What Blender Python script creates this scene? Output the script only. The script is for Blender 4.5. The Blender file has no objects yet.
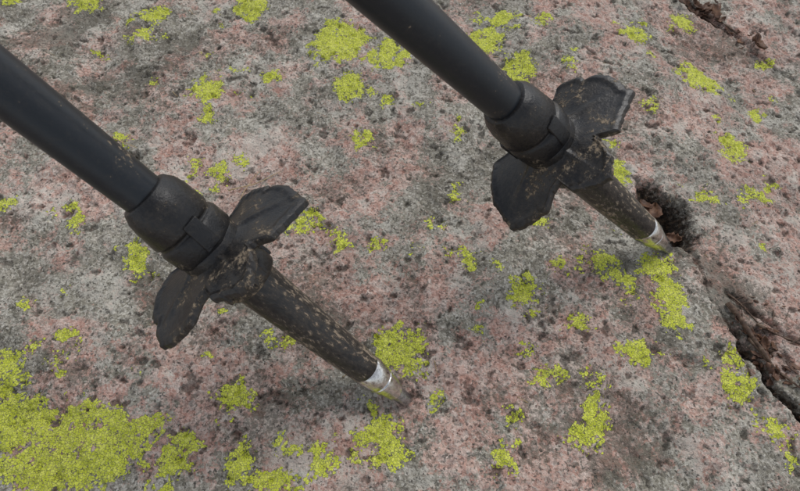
import bpy, bmesh, math, random
import numpy as np
from mathutils import Vector, Matrix
random.seed(7); rng=np.random.default_rng(7)
scene=bpy.context.scene
COL=scene.collection
# ---------------------------------------------------------------- noise
def _hash(ix,iy,seed):
    n=(ix*374761393+iy*668265263+seed*974634533)&0xffffffff
    n=((n^(n>>13))*1274126177)&0xffffffff
    n^=n>>16
    return n.astype(np.float64)/4294967295.0*2-1
def vn(x,y,seed):
    a=0.6+seed*1.3; ca,sa=math.cos(a),math.sin(a)
    x,y=x*ca-y*sa+seed*17.3,x*sa+y*ca-seed*9.1
    fx=np.floor(x);fy=np.floor(y);ix=fx.astype(np.int64);iy=fy.astype(np.int64)
    tx=x-fx;ty=y-fy
    tx=tx*tx*tx*(tx*(tx*6-15)+10);ty=ty*ty*ty*(ty*(ty*6-15)+10)
    a=_hash(ix,iy,seed);b=_hash(ix+1,iy,seed);c=_hash(ix,iy+1,seed);d=_hash(ix+1,iy+1,seed)
    return (a*(1-tx)+b*tx)*(1-ty)+(c*(1-tx)+d*tx)*ty
def fbm(x,y,scale,octs,seed,gain=.5):
    s=0;amp=1;t=0
    for i in range(octs):
        s=s+amp*vn(x*scale,y*scale,seed+i*3);t+=amp;amp*=gain;scale*=2.03
    return s/t
def sst(x,a,b):
    t=np.clip((x-a)/(b-a),0,1);return t*t*(3-2*t)
# ---------------------------------------------------------------- node helpers
def newmat(name):
    m=bpy.data.materials.new(name);m.use_nodes=True
    nt=m.node_tree;nt.nodes.clear()
    out=nt.nodes.new('ShaderNodeOutputMaterial');b=nt.nodes.new('ShaderNodeBsdfPrincipled')
    nt.links.new(b.outputs[0],out.inputs[0])
    return m,nt,b
class G:
    def __init__(s,nt): s.nt=nt
    def link(s,a,b): s.nt.links.new(a,b)
    def val(s,inp,v):
        if hasattr(v,'is_output'): s.link(v,inp)
        else:
            try: inp.default_value=v
            except Exception: inp.default_value=(v[0],v[1],v[2],1)
    def coord(s):
        return s.nt.nodes.new('ShaderNodeTexCoord').outputs['Object']
    def noise(s,vec,scale,detail=4,rough=.5,dist=0.,color=False):
        n=s.nt.nodes.new('ShaderNodeTexNoise');s.link(vec,n.inputs['Vector'])
        n.inputs['Scale'].default_value=scale;n.inputs['Detail'].default_value=detail
        n.inputs['Roughness'].default_value=rough;n.inputs['Distortion'].default_value=dist
        return n.outputs['Color' if color else 'Fac']
    def voro(s,vec,scale,feature='F1',out='Color',rand=1.):
        n=s.nt.nodes.new('ShaderNodeTexVoronoi');n.feature=feature;s.link(vec,n.inputs['Vector'])
        n.inputs['Scale'].default_value=scale;n.inputs['Randomness'].default_value=rand
        return n.outputs[out]
    def math(s,op,a,b=0.,c=None,clamp=False):
        n=s.nt.nodes.new('ShaderNodeMath');n.operation=op;n.use_clamp=clamp
        s.val(n.inputs[0],a);s.val(n.inputs[1],b)
        if c is not None: s.val(n.inputs[2],c)
        return n.outputs[0]
    def vadd(s,a,b,op='ADD'):
        n=s.nt.nodes.new('ShaderNodeVectorMath');n.operation=op;s.val(n.inputs[0],a);s.val(n.inputs[1],b);return n.outputs[0]
    def vscale(s,a,f):
        n=s.nt.nodes.new('ShaderNodeVectorMath');n.operation='SCALE';s.link(a,n.inputs[0]);n.inputs['Scale'].default_value=f;return n.outputs[0]
    def ss(s,x,a,b):
        n=s.nt.nodes.new('ShaderNodeMapRange');n.interpolation_type='SMOOTHSTEP';s.val(n.inputs[0],x)
        lo,hi=(a,b) if a<b else (b,a)
        n.inputs[1].default_value=lo;n.inputs[2].default_value=hi
        n.inputs[3].default_value=0. if a<b else 1.;n.inputs[4].default_value=1. if a<b else 0.
        return n.outputs[0]
    def ramp(s,fac,stops,const=False):
        n=s.nt.nodes.new('ShaderNodeValToRGB');r=n.color_ramp
        if const:r.interpolation='CONSTANT'
        while len(r.elements)<len(stops): r.elements.new(.5)
        for e,(p,c) in zip(r.elements,stops): e.position=p;e.color=(c[0],c[1],c[2],1)
        s.link(fac,n.inputs[0]);return n.outputs[0]
    def mix(s,f,a,b,mode='MIX'):
        n=s.nt.nodes.new('ShaderNodeMix');n.data_type='RGBA';n.blend_type=mode
        s.val(n.inputs[0],f);s.val(n.inputs[6],a);s.val(n.inputs[7],b);return n.outputs[2]
    def attr(s,name,out='Fac'):
        n=s.nt.nodes.new('ShaderNodeAttribute');n.attribute_name=name;return n.outputs[out]
    def sep(s,v):
        n=s.nt.nodes.new('ShaderNodeSeparateColor');s.link(v,n.inputs[0]);return n.outputs
    def bump(s,h,dist,strength=1.,normal=None):
        n=s.nt.nodes.new('ShaderNodeBump');s.link(h,n.inputs['Height']);n.inputs['Distance'].default_value=dist;n.inputs['Strength'].default_value=strength
        if normal is not None:s.link(normal,n.inputs['Normal'])
        return n.outputs[0]
# ---------------------------------------------------------------- rock data (millimetres on the ground)
LICH=[(-195,318,9,7),(-241,316,6,5),(-150,305,9,6),(-93,314,11,11),(-150,289,5,4),(-108,244,10,8),(-105,227,4,4),(-72,256,5,4),(-36,283,16,15),(-44,272,8,7),(-28,248,8,11),(-7,272,12,10),(-21,210,6,6),(52,285,11,10),(69,263,10,11),(61,303,12,5),(88,303,4,4),(178,260,12,8),(172,268,6,5),(181,208,7,10),(207,241,3,4),(184,176,6,5),(195,185,4,3),(142,294,8,7),(180,316,7,6),(154,174,9,4),(113,187,5,9),(69,159,5,5),
(-158,157,4.5,3.5),(-125,137,5.5,7.5),(-194,167,3,2),(-106,192,3,3),(-95,187,4.5,4.5),(-105,173,3,3),(-45,157,8,5),(-147,96,3.5,2.5),(-167,80,8,10),(-155,60,16,11),(-127,57,19,12),(-136,42,22,9),(-113,48,10,10),(-102,58,7,3.5),(-145,84,3.5,3),(-88,49,8,8),(-91,42,6,4),(-69,70,8,7),(-51,37,12,5),(-62,44,6,7),(-29,44,5,6),(-44,49,3,2),(-7,55,9,7),(-5,46,7,4),(0,91,12,8.5),(6,83,5,4),(-49,93,3.5,3),(15,69,3,3.5),(56,119,7.5,6),(63,80,4,3),(73,132,2.5,2.3),(94,133,7.5,5),(101,126,6.5,4),(121,133,8,9),(123,119,6.5,10),(122,106,5.5,6),(101,89,6,5.5),(81,61,7,9),(75,54,7,5),(47,61,3.5,3.5),(40,46,3.5,4),(144,87,5,6.5),(143,74,6,7),(150,57,4,3),(153,47,3,4),(15,155,3,3),(28,176,2.5,2.5),(33,136,3.5,3.5),(-12,142,2.5,2.3),(-31,147,3,2.3),(78,105,2.6,2),(81,78,2.5,2.3),(140,235,2.5,3),(96,265,4,3),(228,285,5,5),(32,215,2,2),(-73,115,2,1.6),(-168,115,2,1.5),(35,101,1.7,1.5),(-147,211,3,3),(-83,195,2,2.5)]
LICH0=list(LICH)
for (cx,cy,rx,ry) in LICH0:     # satellites around each thallus
    for k in range(rng.integers(0,3)):
        a=rng.uniform(0,6.28);q=rng.uniform(1.1,1.8);LICH.append((cx+rx*q*math.cos(a),cy+ry*q*math.sin(a),rng.uniform(.9,2.2),rng.uniform(.8,1.8)))
for i in range(70):
    LICH.append((rng.uniform(-240,230),rng.uniform(30,330),rng.uniform(.8,1.9),rng.uniform(.8,1.6)))
for i in range(260):
    x=rng.uniform(-700,700);y=rng.uniform(-500,900)
    if -270<x<260 and 20<y<340: continue
    r=rng.uniform(2,15);LICH.append((x,y,r,r*rng.uniform(.6,1.1)))
CRK=[ # x,y,width,depth
 [(122,181,2,4),(127,173,6,10),(133,162,9,17),(137,150,6,13),(139,139,.8,3),(142,117,.35,1),(147,104,1.0,3),(151,89,2.0,6),(157,72,1.5,5),(172,49,3,8),(200,10,4,10),(260,-60,5,10)],
 [(182,348,3,5),(191,334,3,5),(201,319,3,5),(211,306,2.5,4),(223,294,1.5,2),(240,270,1,2)],
 [(118,88,1.5,2),(124,86,3.2,4),(129,84,1.5,2)],
 [(-145,200,2,2),(-141,198,3,4),(-137,196,1.5,2)],
 [(150,120,1.0,2),(160,108,1.5,3),(172,96,2,3),(190,84,1.5,3)],
]
PINK=[(-60,75,55,30,1),(-115,95,50,20,.8),(40,120,50,30,.7),(60,75,60,35,.9),(150,290,60,40,.9),(90,235,40,25,.6),(-20,115,40,20,.6),(160,230,60,30,.7),(-95,215,30,20,.5),(-75,165,30,15,.5),
 (-180,280,60,40,-.8),(10,195,45,30,-1.),(-165,130,35,30,-.6),(-30,300,70,25,-.5),(110,60,30,30,-.4),(-180,200,40,30,-.3),(-150,50,50,25,-.6)]
GRIME=[(-150,240,70,28,.32),(20,190,45,28,.24),(-60,60,40,15,.10),(142,140,18,30,.34),(160,95,30,30,.30),(-150,100,50,20,.10),(200,300,40,30,.24),(90,160,40,20,.14),(-200,300,40,30,.2),(60,250,40,20,.13),(110,50,40,20,.10),(-15,100,30,14,.10)]
def seg_field(x,y,pts):
    best=np.full(x.shape,1e9);w=np.zeros(x.shape);dp=np.zeros(x.shape)
    for (x0,y0,w0,d0),(x1,y1,w1,d1) in zip(pts[:-1],pts[1:]):
        dx,dy=x1-x0,y1-y0
        t=np.clip(((x-x0)*dx+(y-y0)*dy)/(dx*dx+dy*dy),0,1)
        d=np.hypot(x-x0-t*dx,y-y0-t*dy)
        ww=w0+(w1-w0)*t;q=d/ww
        m=q<best
        best=np.where(m,q,best);w=np.where(m,ww,w);dp=np.where(m,d0+(d1-d0)*t,dp)
    return best,w,dp
TIPS=[(3.3,68.7),(127.8,141.2)]
def height(x,y):   # mm -> mm
    h=4.2*fbm(x,y,1/95.,3,11)+1.9*fbm(x,y,1/24.,3,23)+1.0*fbm(x,y,1/7.,3,41)+0.5*fbm(x,y,1/2.6,2,61)
    st=fbm(x,y,1/38.,5,77,.6)
    h+=1.3*(1/(1+np.exp(-st*60)))+1.0*(1/(1+np.exp(-(st-.20)*70)))+.9*(1/(1+np.exp(-(st+.2)*70)))
    pz=fbm(x,y,1/4.5,3,83);h-=1.3*sst(pz,.42,.64)      # weathering pits
    h-=np.clip((x-150+0.25*(y-90))/60.,0,1.5)**2*7
    r=np.hypot(x,y-150);h-=np.clip((r-350)/400.,0,1.5)**2*70
    far=np.clip((r-900)/4000.,0,1);h=h*(1-far)+(-160+260*fbm(x,y,1/5000.,4,91)+25*fbm(x,y,1/500.,3,93))*far
    h-=2.5*np.exp(-(((x-20)/45.)**2+((y-190)/25.)**2))
    wx=x+3.*fbm(x,y,1/9.,4,101,.6);wy=y+3.*fbm(x,y,1/9.,4,111,.6)
    crack=np.zeros(x.shape)
    for p in CRK:
        q,w,d=seg_field(wx,wy,p)
        g=np.exp(-(q*.95)**3);h-=d*g;crack=np.maximum(crack,np.exp(-(q*.62)**2)*np.clip(d/7,0,1))
    return h,crack
_t=[float(height(np.array([a]),np.array([b]))[0][0]) for a,b in TIPS]
def hfinal(x,y):
    h,c=height(x,y)
    for (a,b),t in zip(TIPS,_t):
        g=np.exp(-(((x-a)**2+(y-b)**2)/(28. if t>-3 else 7.)**2)**1.0);h=h-(t)*g
    return h,c
def ratio(ext,step,n):
    a,b=1.0001,3.
    for _ in range(60):
        m=(a+b)/2
        if step*(m**(n+1)-m)/(m-1)<ext:a=m
        else:b=m
    return a
def axis(lo,hi,step,ext,n):
    core=np.arange(lo,hi,step);k=np.arange(1,n+1)
    g=step*np.cumsum(1.0*(ratio(ext,step,n)**k))
    return np.concatenate([(lo-g)[::-1],core,core[-1]+g])
xs=axis(-280,272,.6,60000,85);ys=axis(20,348,.6,60000,85)
X,Y=np.meshgrid(xs,ys);nx,ny=len(xs),len(ys)
H,CR=hfinal(X,Y)
# lichen field
wx=X+4.4*fbm(X,Y,1/9.,5,131,.68);wy=Y+4.4*fbm(X,Y,1/9.,5,141,.68)
L=np.full(X.shape,-20.)
for (cx,cy,rx,ry) in LICH:
    d=np.sqrt(((wx-cx)/rx)**2+((wy-cy)/ry)**2)
    f=(1.0-d)*min(rx,ry);L=np.maximum(L,np.clip(f,-20,3.0))
L=np.where(L>-4,L+5.6*fbm(X,Y,1/4.5,4,151,.68)-.35,L)
L=L-CR*8
PK=np.zeros(X.shape)
for cx,cy,rx,ry,a in PINK: PK+=a*np.exp(-(((X-cx)/rx)**2+((Y-cy)/ry)**2))
PK=PK*.6+.5*fbm(X,Y,1/40.,4,171)+.10
n38=fbm(X,Y,1/22.,6,201,.6);n7=fbm(X,Y,1/7.,4,207,.6)
GREY=(-PK*.55+n38*1.6+n7*.5)        # >0 : grey crust
PALE=fbm(X,Y,1/14.,6,221,.62)
DARK=.68*fbm(X,Y,1/23.,6,241,.68)+.38*fbm(X,Y,1/60.,3,247)-.04
for cx,cy,rx,ry,a in GRIME: DARK+=a*np.exp(-(((X-cx)/rx)**2+((Y-cy)/ry)**2))
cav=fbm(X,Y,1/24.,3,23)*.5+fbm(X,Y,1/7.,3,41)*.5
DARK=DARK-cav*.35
LUM=1.04+.16*fbm(X,Y,1/60.,3,261)+.20*fbm(X,Y,1/12.,3,267)
PITS=sst(fbm(X,Y,1/4.5,3,83),.38,.54)
H=H+np.clip(L,0,1)*.15
co=np.stack([X,Y,H],-1).reshape(-1,3)/1000.
me=bpy.data.meshes.new("rock");nv=nx*ny
me.vertices.add(nv);me.vertices.foreach_set("co",co.astype(np.float32).ravel())
idx=np.arange(nv).reshape(ny,nx)
q=np.stack([idx[:-1,:-1],idx[:-1,1:],idx[1:,1:],idx[1:,:-1]],-1).reshape(-1,4)
me.loops.add(q.size);me.loops.foreach_set("vertex_index",q.ravel().astype(np.int32))
me.polygons.add(len(q));me.polygons.foreach_set("loop_start",np.arange(0,q.size,4,dtype=np.int32));me.polygons.foreach_set("loop_total",np.full(len(q),4,dtype=np.int32))
me.update(calc_edges=True);me.polygons.foreach_set("use_smooth",np.ones(len(q),dtype=bool))
for nm,arrs in (("mA",(L,CR,GREY)),("mB",(PALE,DARK,LUM))):
    at=me.attributes.new(nm,'FLOAT_VECTOR','POINT');at.data.foreach_set("vector",np.stack(arrs,-1).astype(np.float32).ravel())
at=me.attributes.new("pits",'FLOAT','POINT');at.data.foreach_set("value",PITS.astype(np.float32).ravel())
rock=bpy.data.objects.new("granite_rock_ground",me);COL.objects.link(rock)
# ---- rock material
m,nt,b=newmat("granite_with_lichen");g=G(nt);P=g.coord()
def sepv(v):
    n=nt.nodes.new('ShaderNodeSeparateXYZ');g.link(v,n.inputs[0]);return n.outputs
A=sepv(g.attr("mA",'Vector'));B=sepv(g.attr("mB",'Vector'))
ncol=g.noise(P,470,3,.75,color=True);nn=g.sep(ncol)
PW=g.vadd(P,g.vscale(ncol,.0022))
v1=g.sep(g.voro(PW,320));v2=g.sep(g.voro(PW,1150))
def cen(x,k): return g.math('MULTIPLY',g.math('SUBTRACT',x,.5),k)
pinkA=g.ramp(v1[0],[(0,(.40,.21,.16)),(.3,(.49,.30,.24)),(.55,(.52,.39,.325)),(.78,(.58,.50,.44)),(.92,(.33,.25,.215))])
pinkB=g.ramp(v2[0],[(0,(.30,.165,.13)),(.3,(.50,.32,.265)),(.6,(.64,.53,.47)),(.82,(.26,.195,.165)),(1,(.07,.056,.05))])
base=g.mix(.5,pinkA,pinkB)
greyA=g.ramp(v2[1],[(0,(.07,.064,.049)),(.25,(.20,.187,.147)),(.55,(.33,.31,.255)),(.85,(.48,.46,.40)),(1,(.64,.62,.56))])
greyB=g.ramp(v1[1],[(0,(.22,.20,.155)),(.5,(.30,.28,.235)),(1,(.40,.36,.31))])
grey=g.mix(.45,greyA,greyB)
gmask=g.ss(g.math('ADD',A[2],g.math('ADD',cen(v2[2],.45),cen(nn[0],1.5))),-.20,.20)
col=g.mix(gmask,base,grey)
pm=g.ss(g.math('ADD',B[0],g.math('ADD',cen(v2[1],.22),cen(nn[1],1.)) ),.14,.32)
col=g.mix(g.math('MULTIPLY',pm,.55),col,(.55,.525,.46,1))
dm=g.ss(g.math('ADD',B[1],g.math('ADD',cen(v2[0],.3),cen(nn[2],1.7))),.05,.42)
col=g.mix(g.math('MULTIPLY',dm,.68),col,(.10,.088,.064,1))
pit=g.math('MAXIMUM',g.math('MULTIPLY',g.ss(nn[0],.61,.69),.75),g.math('MULTIPLY',g.attr("pits"),.6))
col=g.mix(pit,col,(.04,.033,.027,1))
spk=g.math('MULTIPLY',g.ss(v2[2],.92,.95),.7)
col=g.mix(spk,col,(.045,.04,.034,1))
lc=nt.nodes.new('ShaderNodeCombineColor');[g.link(B[2],lc.inputs[i]) for i in range(3)]
col=g.mix(1.,col,lc.outputs[0],'MULTIPLY')
# map lichen
lw=g.vadd(P,g.vscale(ncol,.0014))
cell=g.sep(g.voro(lw,900));edge=g.voro(lw,900,'DISTANCE_TO_EDGE','Distance')
lf=g.math('ADD',A[0],g.math('ADD',cen(nn[1],4.),cen(cell[0],3.6)))
core=g.math('MULTIPLY',g.ss(lf,-.1,.1),g.ss(edge,.01,.085))
lcol=g.ramp(cell[1],[(0,(.50,.55,.04)),(.4,(.62,.67,.065)),(.8,(.72,.75,.13)),(1,(.52,.56,.06))])
lcol=g.mix(g.math('MULTIPLY',g.ss(nn[2],.58,.70),.7),lcol,(.22,.25,.04,1))
col=g.mix(g.math('MULTIPLY',g.ss(lf,-1.2,.0),.7),col,(.05,.052,.034,1))
col=g.mix(core,col,lcol)
crm=g.ss(g.math('ADD',A[1],cen(nn[1],1.3)),.32,.8)
soil=g.ramp(nn[2],[(.35,(.010,.008,.006)),(.52,(.036,.025,.017)),(.66,(.12,.075,.045))])
col=g.mix(crm,col,soil)
g.link(col,b.inputs['Base Color'])
b.inputs['Roughness'].default_value=.8;b.inputs['Specular IOR Level'].default_value=.35
hn=g.noise(P,750,3,.74)
g.link(g.bump(hn,.0014,1.),b.inputs['Normal'])
me.materials.append(m)
# ---------------------------------------------------------------- pole materials
def mudmat(name,base,rough,thr,film=.2,mud=(.20,.155,.105),spec=.5,scale=1.,zgrad=None,wn=.5,bs=.8,stretch=1.):
    m,nt,b=newmat(name);g=G(nt);P0=g.coord();P=g.vadd(P0,(1.,1.,stretch),'MULTIPLY')
    n=g.noise(P,75*scale,4,.7);f=g.noise(P,650*scale,3,.75)
    s=g.math('ADD',g.math('MULTIPLY',n,wn),g.math('MULTIPLY',f,1.1-wn))   # mean .55
    if zgrad:
        z=nt.nodes.new('ShaderNodeSeparateXYZ');g.link(P0,z.inputs[0])
        s=g.math('ADD',s,g.math('MULTIPLY',g.ss(z.outputs[2],zgrad[1],zgrad[0]),zgrad[2]))
    mk=g.ss(s,thr,thr+.07)
    fl=g.ss(s,thr-.14,thr+.04)
    c=g.mix(g.math('MULTIPLY',fl,film),base,(mud[0]*.6,mud[1]*.62,mud[2]*.66))
    mc=g.mix(g.ss(f,.35,.65),(mud[0]*.5,mud[1]*.5,mud[2]*.5),(mud[0]*1.6,mud[1]*1.6,mud[2]*1.6))
    c=g.mix(g.math('MULTIPLY',mk,.8),c,mc)
    g.link(c,b.inputs['Base Color'])
    r=g.math('ADD',rough,g.math('MULTIPLY',mk,.85-rough));r=g.math('ADD',r,g.math('MULTIPLY',g.math('SUBTRACT',f,.5),.35))
    g.link(r,b.inputs['Roughness']);b.inputs['Specular IOR Level'].default_value=spec
    hgt=g.math('ADD',g.math('MULTIPLY',mk,.5),g.math('MULTIPLY',f,.5))
    g.link(g.bump(hgt,.0006,bs),b.inputs['Normal'])
    return m
M_shaft=mudmat("dark_anodised_shaft",(.012,.016,.021,1),.38,.66,.10,spec=.45,scale=.8,bs=.14)
M_fer=mudmat("black_plastic",(.008,.008,.009,1),.38,.62,.18,wn=.7)
M_bask=mudmat("black_rubber_dusty",(.008,.008,.009,1),.38,.60,.24,wn=.72,spec=.55)
M_tip=mudmat("muddy_plastic",(.012,.012,.013,1),.34,.592,.30,mud=(.23,.18,.13),zgrad=(.03,.085,.05),wn=.55,stretch=.45)
M_grip=mudmat("cork_grip",(.18,.10,.05,1),.8,.65)
M_strap=mudmat("strap_webbing",(.02,.02,.022,1),.9,.65)
m,nt,b=newmat("worn_steel");g=G(nt);P=g.coord()
n=g.noise(P,350,4,.7)
g.link(g.ramp(n,[(.32,(.16,.14,.12)),(.44,(.58,.57,.55)),(.65,(.86,.85,.83))]),b.inputs['Base Color'])
b.inputs['Metallic'].default_value=1.;g.link(g.math('ADD',.10,g.math('MULTIPLY',n,.22)),b.inputs['Roughness']);g.link(g.bump(n,.0004,.4),b.inputs['Normal']);M_steel=m
m,nt,b=newmat("carbide");g=G(nt);P=g.coord()
n=g.noise(P,900,4,.7)
g.link(g.ramp(n,[(.35,(.24,.245,.25)),(.7,(.58,.59,.61))]),b.inputs['Base Color'])
b.inputs['Metallic'].default_value=.95;b.inputs['Roughness'].default_value=.25;g.link(g.bump(n,.0004,.5),b.inputs['Normal']);M_carb=m
# ---------------------------------------------------------------- pole parts, local mm, axis +Z, tip at 0
def mkobj(name,verts,faces,mat,parent,bev=0,sub=0):
    me=bpy.data.meshes.new(name);me.from_pydata([(v[0]/1000,v[1]/1000,v[2]/1000) for v in verts],[],faces)
    bm=bmesh.new();bm.from_mesh(me);bmesh.ops.recalc_face_normals(bm,faces=bm.faces);bm.to_mesh(me);bm.free()
    me.polygons.foreach_set("use_smooth",np.ones(len(me.polygons),dtype=bool));me.materials.append(mat)
    o=bpy.data.objects.new(name,me);COL.objects.link(o);o.parent=parent
    if bev:
        k=o.modifiers.new("b",'BEVEL');k.width=bev/1000;k.segments=3;k.limit_method='ANGLE';k.angle_limit=math.radians(35)
    return o
def lathe(name,prof,mat,parent,seg=64,mod=None,bev=.35):
    vs=[];fs=[]
    for i,(z,r) in enumerate(prof):
        for j in range(seg):
            a=2*math.pi*j/seg;rr=r
            if mod: rr=r*mod(z,a)
            vs.append((rr*math.cos(a),rr*math.sin(a),z))
    n=len(prof)
    for i in range(n-1):
        for j in range(seg):
            k=(j+1)%seg;fs.append((i*seg+j,i*seg+k,(i+1)*seg+k,(i+1)*seg+j))
    fs.append(tuple(range(seg))[::-1]);fs.append(tuple((n-1)*seg+j for j in range(seg)))
    return mkobj(name,vs,fs,mat,parent,bev=bev)
# outline of the rubber basket (angle, radius): squared-off wings, a front flap and a small back tab
OUT=[(-52,20),(-46,25),(-26,27),(-12,33.5),(6,32),(24,27.5),(40,25),(48,17),(60,15),(76,19),(90,21),(104,17),(118,15),(132,19),(140,25),(158,27),(176,31),(193,34.5),(202,31.5),(222,26),(230,20),(241,18),(248,23),(266,26.5),(276,28.5),(290,26),(299,22),(303,19)]
def basket(parent,spin,sd):
    pet=[(-6,54,-8,16),(190,52,-6,-15),(-86,46,-9,6),(88,34,-2,2)]
    nr,nf=30,360;R0=8.6
    pts=[(r*math.cos(math.radians(a)),r*math.sin(math.radians(a))) for a,r in OUT]
    def ray(a):
        dx,dy=math.cos(a),math.sin(a);best=0
        for (x0,y0),(x1,y1) in zip(pts,pts[1:]+pts[:1]):
            ex,ey=x1-x0,y1-y0;den=dx*ey-dy*ex
            if abs(den)<1e-9: continue
            t=(x0*ey-y0*ex)/den;u=(x0*dy-y0*dx)/den
            if t>0 and -1e-6<=u<=1+1e-6: best=max(best,t)
        return best if best>0 else 13
    rs=np.array([ray(2*math.pi*j/nf) for j in range(nf)])
    ph=[random.uniform(0,6.28) for _ in range(14)]
    for j in range(nf):
        a=2*math.pi*j/nf
        n=sum(math.sin(a*f+p)*am for f,p,am in zip((13,31,57,97),ph,(.005,.005,.004,.004)))
        chip=0
        for i in range(6):
            dd=(a-ph[6+i]+math.pi)%(2*math.pi)-math.pi;chip+=(.04+.025*(i%3))*max(0,1-abs(dd)/.05)
        rs[j]*=(1+n-chip)
    def surf(r,a):
        z=0;q=max(0,(r-11)/25)
        for (c,w,dr,tw) in pet:
            d=(math.degrees(a)-c+180)%360-180
            k=max(0,1-abs(d)/w*.8);k=k*k*(3-2*k)
            z+=k*(dr*q**1.4+tw*math.sin(math.radians(d))*q)
        return z
    vs=[]
    for side in (1,-1):
        for i in range(nr):
            t=i/(nr-1)
            for j in range(nf):
                a=2*math.pi*j/nf;R=rs[j];r=R0+(R-R0)*t
                th=1.15+ (.6*math.exp(-((t-.92)/.05)**2)) + 1.6*math.exp(-((r-R0)/3.)**2)
                if t==1: th=1.0
                for (c,w,dr,tw) in pet:
                    d=(math.degrees(a)-c+180)%360-180
                    th+= 1.2*math.exp(-(math.radians(d)*r/1.2)**2)*(1-t)
                z=surf(r,a)+side*th
                aa=a+math.radians(spin)
                vs.append((r*math.cos(aa),r*math.sin(aa),103+z))
    fs=[];N=nr*nf
    for i in range(nr-1):
        for j in range(nf):
            k=(j+1)%nf
            fs.append((i*nf+j,(i+1)*nf+j,(i+1)*nf+k,i*nf+k))
            fs.append((N+i*nf+j,N+i*nf+k,N+(i+1)*nf+k,N+(i+1)*nf+j))
    for j in range(nf):
        k=(j+1)%nf;i=nr-1
        fs.append((i*nf+j,N+i*nf+j,N+i*nf+k,i*nf+k))
        fs.append((j,k,N+k,N+j))
    return mkobj("basket",vs,fs,M_bask,parent,bev=.25)
def boxes(name,items,mat,parent,bev=.4):
    vs=[];fs=[]
    for (rad,ang,z0,z1,w,t,twist) in items:
        ca,sa=math.cos(math.radians(ang)),math.sin(math.radians(ang));b0=len(vs)
        for z in (z0,z1):
            for (dr,dw) in ((-t/2,-w/2),(t/2,-w/2),(t/2,w/2),(-t/2,w/2)):
                r=rad+dr;dd=dw+(twist if z==z1 else 0);vs.append((r*ca-dd*sa,r*sa+dd*ca,z))
        for f in ((0,1,2,3),(4,5,6,7),(0,1,5,4),(1,2,6,5),(2,3,7,6),(3,0,4,7)): fs.append(tuple(b0+k for k in f))
    return mkobj(name,vs,fs,mat,parent,bev=bev)
def pole(name,tip,top,xref,spin,sink,sd):
    e=bpy.data.objects.new(name,None);e.empty_display_size=.02;COL.objects.link(e)
    T=Vector(tip)/1000;a=(Vector(top)-Vector(tip)).normalized()
    x=Vector(xref);x=(x-a*x.dot(a)).normalized();y=a.cross(x)
    mt=Matrix((x,y,a)).transposed().to_4x4();mt.translation=T-a*sink/1000
    e.matrix_world=mt
    flute=lambda z,aa:1+.07*math.cos(6*aa)*(1 if z<5 else 0)
    lathe("carbide_tip",[(0,1.7),(.4,2.4),(1.2,2.8),(6,3.1),(7.6,3.3),(9.4,3.5),(12,4.1)],M_carb,e,48,flute,bev=.15)
    lathe("steel_collar",[(8.0,3.2),(8.3,3.9),(9.2,4.2),(17.5,5.4),(17.8,5.1),(18.4,5.1),(18.7,6.0),(26,6.5),(26.7,6.2),(28,5.8)],M_steel,e,64,bev=.2)
    lathe("tip_sleeve",[(26.6,5.7),(26.9,6.1),(27.7,6.35),(33,6.55),(55,7.3),(80,8.0),(86,8.2),(90,8.3)],M_tip,e,64,lambda z,aa:1+.01*math.sin(3*aa+z*.2),bev=.25)
    lathe("basket_lock_ring",[(86.5,8.1),(87,9.4),(88,9.9),(92,10.0),(93,9.6),(94.5,9.0),(97,9.0),(98,10.6),(103,11.2),(108,11.2)],M_bask,e,64,lambda z,aa:1+(.05*max(0,math.cos(4*aa)) if z<95 else 0),bev=.35)
    boxes("basket_lock_tabs",[(10.2,ang,88.5,98.5,5.5,2.2,1.2) for ang in (20,110,200,290)],M_bask,e,.6)
    basket(e,spin,sd)
    lathe("ferrule",[(105,10.4),(108,11.2),(109,11.6),(115,11.7),(116,11.2),(116.4,10.6),(117.2,10.6),(117.8,11.1),(118.6,11.4),(126,10.9),(129.5,10.2),(131,9.3),(132.4,8.6),(132.7,7.2)],M_fer,e,72,lambda z,aa:1+.014*math.sin(5*aa+z*.3),bev=.3)
    boxes("ferrule_key",[(11.2,ang,108.5,119.5,5.5,1.6,0.8) for ang in (-75,150)],M_fer,e,.5)
    lathe("lower_shaft",[(128,7.1),(133,7.1),(200,8.3),(500,8.3)],M_shaft,e,72,bev=0)
    lathe("lock_clamp",[(470,9.0),(472,11),(510,12),(512,9.4)],M_fer,e,48)
    boxes("lock_lever",[(14,0,474,508,9,3,0)],M_fer,e,.8)
    lathe("upper_shaft",[(505,9.4),(1000,9.4)],M_shaft,e,64,bev=0)
    lathe("foam_extension",[(840,9),(843,12.5),(990,12.5),(992,9)],M_strap,e,48)
    lathe("grip",[(990,12),(995,15),(1020,14),(1045,16),(1070,14.5),(1095,16.5),(1110,20),(1125,21),(1135,17),(1139,8)],M_grip,e,48,lambda z,aa:1+.12*math.cos(2*aa))
    vs=[];fs=[];N=40
    for i in range(N):
        t=2*math.pi*i/N;rx=45*math.sin(t);zz=1050+75*math.cos(t);yy=18+14*math.sin(t)
        for w in (-9,9): vs.append((14+45+rx*1.0,yy+w,zz))
    for i in range(N):
        k=(i+1)%N;fs.append((2*i,2*i+1,2*k+1,2*k))
    o=mkobj("wrist_strap",vs,fs,M_strap,e);s=o.modifiers.new("s",'SOLIDIFY');s.thickness=.0015
    return e
pole("trekking_pole",(3.3,68.7,0),(-77,104.6,95.8),(.62,.675,.39),0,-.2,.4)
pole("trekking_pole",(127.8,141.2,0),(38.1,145.3,92.8),(.73,.60,.34),-6,-.2,2.1)
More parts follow.
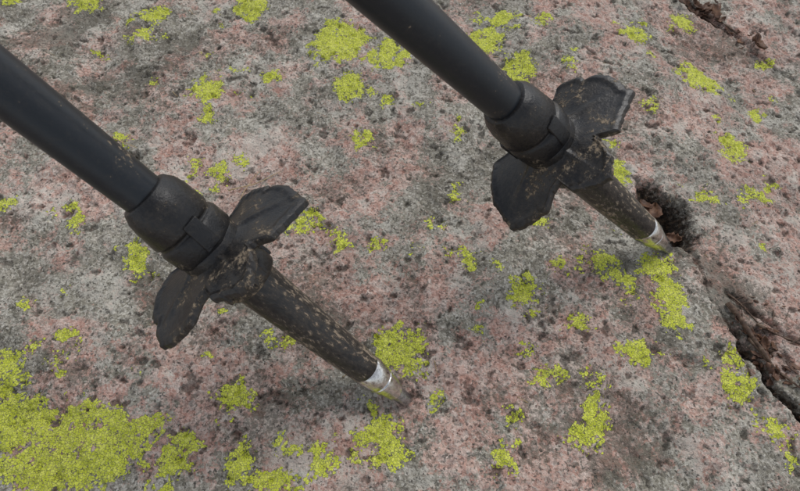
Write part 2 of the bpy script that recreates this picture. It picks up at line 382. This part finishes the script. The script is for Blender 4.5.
# ---------------------------------------------------------------- litter
def simplemat(name,ramp,sc,rough=.8):
    m,nt,b=newmat(name);g=G(nt);P=g.coord();n=g.noise(P,sc,4,.7)
    g.link(g.ramp(n,ramp),b.inputs['Base Color']);b.inputs['Roughness'].default_value=rough;g.link(g.bump(n,.0006,.7),b.inputs['Normal']);return m
M_leaf=simplemat("dry_leaf",[(.3,(.03,.015,.009)),(.5,(.10,.045,.023)),(.7,(.23,.12,.065))],180,.6)
M_twig=simplemat("twig_bark",[(.3,(.03,.018,.012)),(.5,(.085,.05,.032)),(.75,(.22,.16,.11))],400,.8)
M_straw=simplemat("dry_straw",[(.3,(.25,.17,.08)),(.7,(.5,.38,.2))],300,.7)
def zat(x,y): return float(hfinal(np.array([float(x)]),np.array([float(y)]))[0][0])
def leaves(name,spots,mat):
    vs=[];fs=[]
    for (x,y,L,W,yaw,tilt,curl,dz) in spots:
        z0=zat(x,y)+dz;R=Matrix.Rotation(yaw,3,'Z')@Matrix.Rotation(tilt,3,'Y')@Matrix.Rotation(random.uniform(-.4,.4),3,'X');b0=len(vs);n=9;mm=5
        for i in range(n):
            t=i/(n-1);w=W*.5*(math.sin(math.pi*min(1,t*.96+.03))**.7)*(1+.25*math.sin(t*23+x))
            for j in range(mm):
                s=j/(mm-1)*2-1
                p=R@Vector(((t-.5)*L,s*w,curl*(s*s)*W*.5+curl*((t-.5)**2)*L*1.2+.25*math.sin(t*14+s*4)))
                vs.append((x+p.x,y+p.y,z0+p.z+.6))
        for i in range(n-1):
            for j in range(mm-1):
                fs.append((b0+i*mm+j,b0+i*mm+j+1,b0+(i+1)*mm+j+1,b0+(i+1)*mm+j))
    o=mkobj(name,vs,fs,mat,None);s=o.modifiers.new("s",'SOLIDIFY');s.thickness=.00025;return o
sp=[(130,167,13,8,1.2,.3,.5,5),(138,154,8,5,-.6,-.3,.6,3),(127,173,8,5,2.1,.3,.4,2)]
for i in range(60):
    t=random.random();x=147+t*24+random.gauss(3,3.5);y=102-t*48+random.gauss(2,4)
    L=random.uniform(1.5,7);sp.append((x,y,L,L*random.uniform(.25,.6),random.uniform(0,6.3),random.uniform(-.5,.5),random.uniform(-.6,.8),random.uniform(0,1.)))
for i in range(34):
    t=random.random();x=186+t*36+random.gauss(0,4);y=342-t*46+random.gauss(0,4)
    L=random.uniform(3,11);sp.append((x,y,L,L*random.uniform(.25,.6),random.uniform(0,6.3),random.uniform(-.5,.5),random.uniform(-.6,.8),random.uniform(0,2)))
for i in range(26):
    x=random.uniform(155,190);y=random.uniform(70,115);L=random.uniform(1.5,4)
    sp.append((x,y,L,L*.4,random.uniform(0,6.3),random.uniform(-.4,.4),random.uniform(-.5,.7),.2))
leaves("leaf_litter",sp,M_leaf)
def twigs(name,lst,mat):
    vs=[];fs=[]
    for (x0,y0,x1,y1,r,lift) in lst:
        n=9;sg=7;b0=len(vs);bx=random.uniform(-.08,.08)
        L=math.hypot(x1-x0,y1-y0);ux,uy=(x1-x0)/L,(y1-y0)/L
        za,zb=zat(x0,y0),zat(x1,y1);zm=max(za,zb,zat((x0+x1)/2,(y0+y1)/2))
        for i in range(n):
            t=i/(n-1);o=bx*L*math.sin(math.pi*t)+.03*L*math.sin(t*9)*.3
            cx=x0+(x1-x0)*t-uy*o;cy=y0+(y1-y0)*t+ux*o;cz=za+(zb-za)*t+lift+r+(zm-max(za,zb))*math.sin(math.pi*t)
            rr=r*(1-.45*t)*(1+.12*math.sin(i*2.3))
            for j in range(sg):
                a=2*math.pi*j/sg;vs.append((cx-uy*rr*math.cos(a),cy+ux*rr*math.cos(a),cz+rr*math.sin(a)))
        for i in range(n-1):
            for j in range(sg):
                k=(j+1)%sg;fs.append((b0+i*sg+j,b0+i*sg+k,b0+(i+1)*sg+k,b0+(i+1)*sg+j))
        fs.append(tuple(b0+j for j in range(sg)));fs.append(tuple(b0+(n-1)*sg+j for j in range(sg)))
    return mkobj(name,vs,fs,mat,None)
tw=[(148,113,157,82,1.3,.5),(157,102,175,94,.8,.6),(160,90,182,100,.6,.4),(152,96,166,72,.7,1),(150,118,160,98,.5,1),(196,328,214,306,.9,.8),(190,338,203,312,.6,1)]
for i in range(26):
    x=random.uniform(148,190);y=random.uniform(66,118);a=random.uniform(0,6.3);L=random.uniform(3,10);tw.append((x,y,x+L*math.cos(a),y+L*math.sin(a),random.uniform(.15,.4),.3))
twigs("twigs",tw,M_twig)
sw=[(-87,176,-62,189,.3,1.),(-80,170,-72,190,.2,.6),(-152,208,-139,203,.3,.5)]
for i in range(30):
    x=random.uniform(-230,220);y=random.uniform(40,320);a=random.uniform(0,6.3);L=random.uniform(1.5,6);sw.append((x,y,x+L*math.cos(a),y+L*math.sin(a),random.uniform(.1,.22),.15))
twigs("dry_grass_straws",sw,M_straw)
# ---------------------------------------------------------------- camera / light
cam=bpy.data.cameras.new("camera");cam.sensor_width=36;cam.lens=27;cam.clip_start=.005;cam.clip_end=500
co_=bpy.data.objects.new("camera",cam);COL.objects.link(co_);co_.location=(0,0,.249);co_.rotation_euler=(math.radians(30),0,0)
cam.dof.use_dof=True;cam.dof.focus_distance=.262;cam.dof.aperture_fstop=36
scene.camera=co_
el,az=math.radians(56),math.radians(35)
d=Vector((math.sin(az)*math.cos(el),math.cos(az)*math.cos(el),math.sin(el)))
s=bpy.data.lights.new("sun",'SUN');s.energy=1.5;s.angle=math.radians(32);s.color=(1,.97,.93)
so=bpy.data.objects.new("sun",s);COL.objects.link(so);so.rotation_euler=(-d).to_track_quat('-Z','Y').to_euler()
w=bpy.data.worlds.new("World");scene.world=w;w.use_nodes=True;nt=w.node_tree
sky=nt.nodes.new('ShaderNodeTexSky');sky.sky_type='NISHITA';sky.sun_disc=False;sky.sun_elevation=el;sky.sun_rotation=az
hs=nt.nodes.new('ShaderNodeHueSaturation');hs.inputs['Saturation'].default_value=.3
bg=nt.nodes['Background'];bg.inputs[1].default_value=.15
nt.links.new(sky.outputs[0],hs.inputs['Color']);nt.links.new(hs.outputs[0],bg.inputs[0])
scene.view_settings.view_transform='Standard';scene.view_settings.look='None';scene.view_settings.exposure=0
